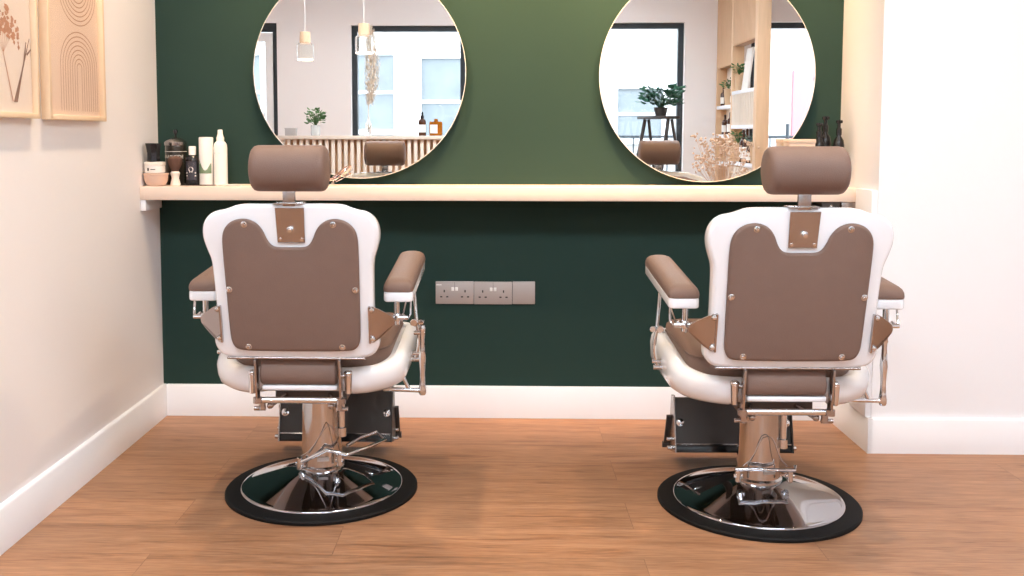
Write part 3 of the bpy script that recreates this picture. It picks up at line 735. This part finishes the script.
# ------------------------------------------------------------------ behind the camera, seen in the mirrors
# slatted counter
CT = thing('slatted_counter', 'reception counter with pale vertical slats, reflected in the left mirror', 'counter', (-.80, -.6, 0))
MB().box((0, 0, 1.022), (1.66, .56, .028), bev=.003).build('counter_top', M_slatw, CT)
MB().box((0, -.02, .504), (1.56, .44, 1.006)).build('carcass', M_oak, CT)
for i in range(34):
    MB().box((-.79 + i * .0479, .245, .516), (.026, .036, .98), bev=.003).build('slat', M_slatw, CT)
MB().box((0, .225, .03), (1.6, .05, .05)).build('plinth', M_slatw, CT)
def leafy(parent, base, n, spread, h, m, size, seed):
    random.seed(seed); b = MB(); st_ = MB()
    for i in range(n):
        a = random.uniform(0, 2 * PI); rr = spread * math.sqrt(random.random()); z = h * random.uniform(.25, 1)
        p = Vector(base) + Vector((rr * math.cos(a), rr * math.sin(a) * .8, z))
        if i % 3 == 0: st_.tube([base, Vector(base) * .5 + p * .5 + Vector((0, 0, h * .15)), p], .0022, 5, smooth=1)
        d = Vector((math.cos(a), math.sin(a), random.uniform(-.2, .7))).normalized(); w = d.cross(Vector((random.random(), random.random(), 1))).normalized(); L = size * random.uniform(.7, 1.2)
        up = d.cross(w) * .12 * L
        v = [b.bm.verts.new(q) for q in (p, p + d * L * .35 + w * L * .28 + up, p + d * L * .75 + w * L * .2 + up, p + d * L, p + d * L * .75 - w * L * .2 + up, p + d * L * .35 - w * L * .28 + up)]
        b.bm.faces.new(v)
    b.build('foliage', m, parent); st_.build('stems', m, parent)
CTZ = 1.0362
k = thing('potted_plant', 'small leafy plant in a glass vase on the slatted counter', 'plant', (-1.375, -.55, CTZ))
MB().lathe([(.032, 0), (.036, .004), (.036, .075), (.034, .08), (.032, .078), (.034, .01), (0, .008)], 24).build('vase', M_frost, k)
leafy(k, (0, 0, .065), 80, .062, .135, M_leaf, .04, 5)
tag(MB().box((0, 0, .025), (.085, .05, .050), bev=.003).box((0, -.0, .053), (.089, .054, .008), bev=.002).build('wooden_box', M_socket, loc=(-1.555, -.5, CTZ)), 'small grey taupe box at the left end of the slatted counter', 'box')
def amber(x, y, w, h, label, dropper):
    k = thing('dropper_bottle' if dropper else 'perfume_bottle', label, 'bottle', (x, y, CTZ))
    if dropper:
        MB().lathe([(w, 0), (w, h * .58), (w * .8, h * .66), (w * .4, h * .70), (w * .4, h * .74)], 24).build('bottle_body', M_brownglass, k)
        MB().lathe([(w * .5, h * .72), (w * .5, h * .82), (w * .28, h * .84), (w * .3, h * .97), (0, h)], 20).build('dropper_cap', M_blackgloss, k)
        R_ = w + .0006; q = MB(); q.loft([[Vector((R_ * math.sin(a), R_ * math.cos(a), h * .14)), Vector((R_ * math.sin(a), R_ * math.cos(a), h * .46))] for a in [-1.2 + .24 * i for i in range(11)]], cap=False); q.build('label', M_label, k)
    else:
        MB().box((0, 0, h * .42), (w * 2, w * 1.1, h * .84), bev=.008).build('bottle_body', M_amber, k)
        MB().rod((0, 0, h * .83), (0, 0, h), w * .3, bev=.002).build('cap', M_amber, k)
        MB().box((-w * .3, w * .56, h * .40), (w * 1.1, .001, h * .5)).build('label', M_label, k)
amber(-.545, -.50, .030, .185, 'brown dropper bottle with pale label on the slatted counter', True)
amber(-.44, -.52, .050, .130, 'squat amber glass bottle right of the brown dropper bottle', False)
# pampas stem in a narrow vase
k = thing('pampas_vase', 'tall cream pampas plume in a narrow vase on the counter', 'dried plant', (-.985, -.72, CTZ))
MB().lathe([(.022, 0), (.026, .006), (.026, .09), (.014, .115), (.011, .14), (.009, .14), (.012, .115), (.022, .09), (0, .02)], 24).build('vase', M_glass, k)
MB().tube([(0, 0, .05), (.0, 0, .2), (.01, 0, .36)], .003, 6).build('stem', M_pampas, k)
random.seed(11); b = MB()
for i in range(1700):
    q = random.random(); z = .25 + q * .60; r = .062 * math.sin(PI * min(1, .08 + q * .9)) ** .7 * math.sqrt(random.random()); a = random.uniform(0, 2 * PI)
    p = Vector((.012 + .02 * math.sin(q * 3) + r * math.cos(a), r * math.sin(a), z)); d = Vector((math.cos(a) * .5, math.sin(a) * .5, .9 if random.random() < .6 else -.6)) * .032; w = Vector((-math.sin(a), math.cos(a), 0)) * .003
    b.quad([p - w, p + w, p + d + w * .3, p + d - w * .3])
tag(b.build('plume', M_pampas, k))
# black step ladder with a plant
k = thing('step_ladder', 'black folding step ladder standing before the shop window', 'ladder', (1.25, -1.45, 0)); k.rotation_euler = (0, 0, 1.0)
for s in (-1, 1):
    MB().rod((s * .20, .24, 0.0), (s * .15, .02, 1.16), .016).build('front_leg', M_blackmet, k)
    MB().rod((s * .20, -.24, 0.0), (s * .15, -.02, 1.16), .013).build('rear_leg', M_blackmet, k)
for z in (.30, .58, .86):
    yy = .24 - .22 * z / 1.16; MB().box((0, yy - .03, z), (.34, .10, .02), bev=.003).build('step', M_blackmet, k)
MB().box((0, 0, 1.175), (.36, .17, .025), bev=.004).build('top_step', M_blackmet, k)
k = thing('trailing_plant', 'blue green leafy plant on top of the black step ladder', 'plant', (1.27, -1.45, 1.1877))
MB().lathe([(.045, 0), (.06, .07), (.062, .075), (.055, .07), (0, .06)], 24).build('pot', M_blackmet, k)
leafy(k, (0, 0, .05), 150, .15, .20, M_leaf2, .075, 9)
# dried flowers in a floor vase
k = thing('dried_flower_vase', 'tall floor vase of pale dried flowers beside the shelving divider', 'dried flowers', (1.62, -.5, 0))
MB().lathe([(.08, 0), (.12, .03), (.14, .16), (.11, .30), (.06, .40), (.055, .44), (.045, .43), (.05, .38), (0, .1)], 32).build('vase', M_clay, k)
random.seed(21); b = MB(); f_ = MB()
for i in range(60):
    a = random.uniform(0, 2 * PI); r = .24 * math.sqrt(random.random()); z = random.uniform(.74, 1.02)
    p = Vector((r * math.cos(a), r * math.sin(a), z)); b.tube([(0, 0, .38), (p.x * .35, p.y * .35, .62), p], .0018, 4, smooth=1)
    for j_ in range(7):
        o_ = Vector([random.gauss(0, .018) for _ in range(3)]); f_.ball(p + o_, random.uniform(.005, .011), 6)
b.build('stems', M_dry, k); f_.build('flower_heads', M_dry, k)
# shelving divider
DX = 1.885; DD = .10
K = thing('shelving_divider', 'tall pine shelving divider with slatted cupboards, reflected in the right mirror', 'shelving', (DX + DD / 2, 0, 0))
def dbox(name, y0, y1, z0, z1, m=M_oak, x0=-DD / 2, x1=DD / 2, par=None):
    return MB().box(((x0 + x1) / 2, (y0 + y1) / 2, (z0 + z1) / 2), (x1 - x0, y1 - y0, z1 - z0), bev=.002).build(name, m, par or K)
dbox('end_post', -.72, -.63, 0, CZ - .002)
dbox('divider_upright', -1.56, -1.52, 0, CZ - .002); dbox('wall_upright', -2.195, -2.16, 0, CZ - .002)
cu = dbox('upper_cupboard', -2.16, -1.56, 1.635, CZ - .002, M_oakshade, -DD / 2 + .022)
for i in range(15): MB().box((-DD / 2 + .011, -2.135 + i * .0395, 2.126), (.020, .019, .975)).build('slat', M_oak, cu)
cu = dbox('upper_cupboard', -1.52, -.72, 1.785, CZ - .002, M_oakshade, -DD / 2 + .022)
for i in range(20): MB().box((-DD / 2 + .011, -1.495 + i * .0395, 2.20), (.020, .019, .825)).build('slat', M_oak, cu)
dbox('back_panel', -2.16, -1.56, .0, 1.635, M_slatw, DD / 2 - .012)
for z in (1.29, 1.03, .78): dbox('shelf', -2.16, -1.56, z - .03, z, M_trim)
for z in (1.40, 1.11, .80): dbox('shelf', -1.52, -.72, z - .03, z, M_trim)
dbox('rail_back', -1.52, -.72, 1.11, 1.37, M_oak, DD / 2 - .012)
for i in range(14): MB().box((-DD / 2 + .010, -1.495 + i * .0575, 1.24), (.016, .028, .262)).build('rail_slat', M_slatw, K)
dbox('back_panel', -1.52, -.72, .0, .77, M_slatw, DD / 2 - .012)
for i in range(16): MB().box((-DD / 2 + .010, -1.50 + i * .0495, .40), (.016, .026, .72)).build('rail_slat', M_slatw, K)
def pot_plant(name, label, y, z, r, h, seed, m=M_leaf):
    k = thing(name, label, 'plant', (DX + .045, y, z + .0015)); r *= .82; MB().lathe([(r * .72, 0), (r, h), (r * 1.05, h), (r * 1.05, h * 1.06), (r * .9, h * 1.06), (0, h * .95)], 20).build('pot', M_terra, k); leafy(k, (0, 0, h), 40, r * 1.1, h * .7, m, .045, seed)
pot_plant('potted_plant', 'tufted plant in a straw pot on the upper divider shelf', -1.86, 1.29, .052, .14, 31)
pot_plant('potted_plant', 'small plant in a straw pot on the lower divider shelf', -1.44, .80, .048, .15, 32)
pot_plant('potted_plant', 'leafy plant in a straw pot behind the leaning cream board', -1.45, 1.40, .045, .13, 33)
pot_plant('potted_plant', 'blue green plant in a straw pot nearest the divider end post', -.84, .80, .048, .13, 34, M_leaf2)
def small_bottle(y, z, r, h, label, grp, x=DX + .045):
    k = thing('dark_bottle', label, 'bottle', (x, y, z + .0015), 0, grp)
    MB().lathe([(r, 0), (r, h * .6), (r * .8, h * .68), (r * .35, h * .75), (r * .35, h * .97), (0, h)], 18).build('bottle_body', M_brownglass, k)
    q = MB(); R_ = r + .0006; q.loft([[Vector((R_ * math.cos(a), R_ * math.sin(a), h * .12)), Vector((R_ * math.cos(a), R_ * math.sin(a), h * .46))] for a in [PI - 1.6 + .2 * i for i in range(17)]], cap=False); q.build('label', M_label, k)
small_bottle(-2.08, 1.29, .026, .17, 'dark bottle left of the straw pot on the upper divider shelf', 'bottles on the divider')
small_bottle(-1.66, 1.29, .026, .16, 'dark bottle right of the straw pot on the upper divider shelf', 'bottles on the divider')
small_bottle(-1.98, 1.03, .03, .18, 'dark labelled bottle at the left of the middle divider shelf', 'bottles on the divider')
small_bottle(-1.76, 1.03, .03, .20, 'taller dark labelled bottle at the right of the middle divider shelf', 'bottles on the divider')
small_bottle(-1.22, .80, .034, .27, 'dark tall bottle beside the lower straw pot', 'bottles on the divider')
small_bottle(-1.10, .80, .034, .28, 'dark tall bottle in the middle of the lower divider shelf', 'bottles on the divider')
small_bottle(-.98, .80, .032, .19, 'short dark bottle nearest the blue green plant', 'bottles on the divider')
tag(MB().box((0, 0, .175), (.018, .20, .35), bev=.002).build('leaning_board', M_label, loc=(DX + .045, -1.22, 1.401)), 'cream board leaning upright on the divider shelf', 'board').rotation_euler.y = .12
# pendants
def pendant(label, x, y, zt, zb, r):
    k = thing('pendant_lamp', label, 'pendant lamp', (x, y, CZ), 0, 'wood and glass pendant lamps')
    MB().lathe([(.045, 0), (.045, -.02), (.01, -.025), (0, -.025)], 24).build('ceiling_rose', M_trim, k)
    MB().rod((0, 0, -.02), (0, 0, zt - CZ), .0025, seg=8).build('cord', M_label, k)
    h = zt - zb
    MB().lathe([(.01, zt - CZ), (r * .62, zt - CZ - .004), (r * .66, zt - CZ - h * .38), (r * .5, zt - CZ - h * .40), (0, zt - CZ - h * .4)], 28).build('wooden_holder', M_oak, k)
    MB().lathe([(r * .66, zt - CZ - h * .37), (r, zt - CZ - h * .45), (r, zb - CZ), (r - .003, zb - CZ), (r - .003, zt - CZ - h * .46), (r * .6, zt - CZ - h * .39)], 32, caps=False).build('glass_shade', M_shade, k)
    MB().lathe([(0, zb - CZ + .012), (r - .005, zb - CZ + .012), (r - .005, zb - CZ + .004), (0, zb - CZ + .004)], 28).build('light_disc', M_lamp, k)
pendant('wood topped glass pendant lamp further from the window edge, over the counter end', -1.325, .1, 1.765, 1.56, .058)
pendant('wood topped glass pendant lamp hanging in front of the window edge', -.885, .3, 1.80, 1.59, .060)

# ------------------------------------------------------------------ the street
tag(MB().box((0, -7.2, -.20), (30, 9.7, .1)).build('pavement', M_pave), kind='structure')
t = MB(); t.box((0, -9.4, 2.4), (26, .6, 5.2)); FB = thing('stone_building', 'pale stone building across the street seen through the window', 'building', (0, -9.1, -.15))
t = MB().box((0, -.3, 2.7), (26, .6, 5.4)); t.build('wall', M_stone, FB)
for x, z, w, h in [(-1.9, 1.9, .7, 1.3), (-.55, 1.75, 1.25, 1.5), (2.0, 1.5, .8, .9), (3.15, 1.75, .9, 1.2), (-4.2, 1.9, .9, 1.3), (7.2, 1.8, 1.0, 1.3)]:
    b = MB()
    for s in (-1, 1): b.box((x + s * w / 2, .02, z), (.08, .10, h + .08)); b.box((x, .02, z + s * h / 2), (w - .08, .10, .08))
    b.box((x, .02, z), (w - .08, .05, .05)); f = b.build('window_surround', M_sill, FB); MB().box((x, .012, z), (w - .08, .02, h - .08)).build('window_glass', M_winglass, f)
b = MB().box((4.62, .02, 1.05), (.30, .12, 2.3)).box((5.97, .02, 2.14), (2.4, .12, .12)); b.build('door_surround', M_pinkdoor, FB)
RL = thing('street_railing', 'thin grey metal railing on the pavement outside', 'railing', (0, -4.6, -.15))
b = MB().rod((-4, 0, 1.15), (5, 0, 1.15), .015).rod((-4, 0, .25), (5, 0, .25), .012); b.build('rail', M_anth, RL)
b = MB()
for i in range(46): b.rod((-4 + i * .2, 0, 0), (-4 + i * .2, 0, 1.15 if i % 6 else 1.3), .008 if i % 6 else .02, seg=8)
tag(b.build('balusters', M_anth, RL), kind='stuff')

# ------------------------------------------------------------------ lights
M_spot = mat('downlight_diffuser', (1., .80, .60), .5, emit=12.)
def downlight(label, x, y, power, col=(1., .62, .33), blend=.55, size=105, aim=None, rad=.035):
    k = thing('downlight', label, 'ceiling light', (x, y, CZ), 0, 'recessed ceiling downlights')
    MB().lathe([(.050, .0), (.050, -.004), (.040, -.006), (.036, -.001)], 32, caps=False).build('bezel', M_trim, k)
    MB().lathe([(0, -.0015), (.036, -.0015), (.036, -.0005), (0, -.0005)], 24).build('lamp_face', M_spot, k)
    l = bpy.data.lights.new('spot', 'SPOT'); l.energy = power; l.color = col; l.spot_size = math.radians(size); l.spot_blend = blend; l.shadow_soft_size = rad
    o = bpy.data.objects.new('downlight_beam', l); COL.objects.link(o); o.parent = k; o.location = (0, 0, -.03)
    if aim:
        d = Vector(aim) - Vector((x, y, CZ)); o.rotation_euler = d.to_track_quat('-Z', 'Y').to_euler()
for i, (x, p) in enumerate([(-.55, 200), (.20, 700), (.82, 360)]):
    downlight('recessed wall washing downlight in the ceiling %s' % ['before the left mirror', 'before the gap between the mirrors', 'before the right mirror'][i], x, 2.93, p, (1., .60, .26), size=62, blend=1., rad=.03, aim=(x, 3.49, 1.75))
for i, (x, y, p) in enumerate([(-.76, 2.72, 125), (.98, 2.48, 100)]):
    downlight('recessed downlight in the ceiling %s' % ['above the left barber chair', 'above the right barber chair'][i], x, y, p, (1., .77, .53), size=130, blend=.8, rad=.03)
for i, (x, y, p) in enumerate([(-.9, .9, 40), (.6, .9, 40), (2.2, 1.2, 60), (-1.6, -.9, 30), (.6, -1.1, 20), (2.9, -.9, 20)]):
    downlight('recessed downlight in the ceiling %s' % ['in the middle of the left half', 'in the middle of the right half', 'at the far right side', 'above the slatted counter', 'before the large window', 'before the smaller window'][i], x, y, p, (1., .90, .80), size=150)
def fill_panel(label, x, y, power, sx=1.2, sy=.6):  # invented panels on the unseen ceiling, added as cool fill light
    k = thing('added_fill_panel', label, 'ceiling light', (x, y, CZ), 0, 'added fill light panels on the unseen ceiling')
    b = MB()
    for q in (-1, 1): b.box((q * (sx / 2 + .01), 0, -.012), (.02, sy + .04, .024)); b.box((0, q * (sy / 2 + .01), -.012), (sx, .02, .024))
    b.build('fill_panel_frame', M_trim, k)
    MB().box((0, 0, -.008), (sx, sy, .008)).build('diffuser', M_fillpanel, k)
    l = bpy.data.lights.new('panel', 'AREA'); l.shape = 'RECTANGLE'; l.size = sx; l.size_y = sy; l.energy = power; l.color = (.68, .84, 1.)
    o = bpy.data.objects.new('fill_glow', l); COL.objects.link(o); o.parent = k; o.location = (0, 0, -.026)
M_fillpanel = mat('fill_panel_diffuser', (.88, .94, 1.), .5, emit=5.)
fill_panel('added fill light panel on the unseen ceiling, to the left behind the chairs', -.85, .7, 44)
fill_panel('added fill light panel on the unseen ceiling, to the right behind the chairs', 1.15, .7, 54)
fill_panel('added fill light panel on the unseen ceiling, nearer the shop window', .2, -.9, 16)
w = bpy.data.worlds.new('overcast_sky'); SC.world = w; w.use_nodes = True
bg = w.node_tree.nodes['Background']; bg.inputs[0].default_value = (.80, .90, 1., 1); bg.inputs[1].default_value = 13.
for (x0, x1) in (W1, W2):
    l = bpy.data.lights.new('portal', 'AREA'); l.shape = 'RECTANGLE'; l.size = x1 - x0; l.size_y = WZ1 - WZ0; l.cycles.is_portal = True
    o = bpy.data.objects.new('window_portal', l); COL.objects.link(o); o.location = ((x0 + x1) / 2, YB - .23, (WZ0 + WZ1) / 2)
    o.rotation_euler = Vector((0, 1, 0)).to_track_quat('-Z', 'Y').to_euler()

# ------------------------------------------------------------------ camera
f, cx, cy, yaw, pitch, roll, H = 964.57, 478.78, 208.11, -.0208, .0745, .0015, 1.034
fwd = Vector((math.sin(yaw) * math.cos(pitch), math.cos(yaw) * math.cos(pitch), -math.sin(pitch)))
rt = Vector((math.cos(yaw), -math.sin(yaw), 0)); up = rt.cross(fwd)
r2 = rt * math.cos(roll) + up * math.sin(roll); u2 = -rt * math.sin(roll) + up * math.cos(roll)
cam = bpy.data.cameras.new('camera'); co = bpy.data.objects.new('camera', cam); COL.objects.link(co)
co.matrix_world = Matrix(((r2.x, u2.x, -fwd.x, 0), (r2.y, u2.y, -fwd.y, 0), (r2.z, u2.z, -fwd.z, H), (0, 0, 0, 1)))
cam.sensor_width = 36; cam.sensor_fit = 'HORIZONTAL'; cam.lens = f / 1024 * 36
cam.shift_x = (512 - cx) / 1024; cam.shift_y = (cy - 288) / 1024
cam.clip_start = .05
SC.camera = co

SC.view_settings.view_transform = 'Standard'; SC.view_settings.look = 'None'; SC.view_settings.gamma = 1
SC.view_settings.use_curve_mapping = False; SC.view_settings.exposure = -.38
SC.cycles.use_denoising = True
SC.cycles.max_bounces = 10; SC.cycles.diffuse_bounces = 6; SC.cycles.glossy_bounces = 6; SC.cycles.transmission_bounces = 8; SC.cycles.transparent_max_bounces = 12
SC.cycles.sample_clamp_indirect = 8
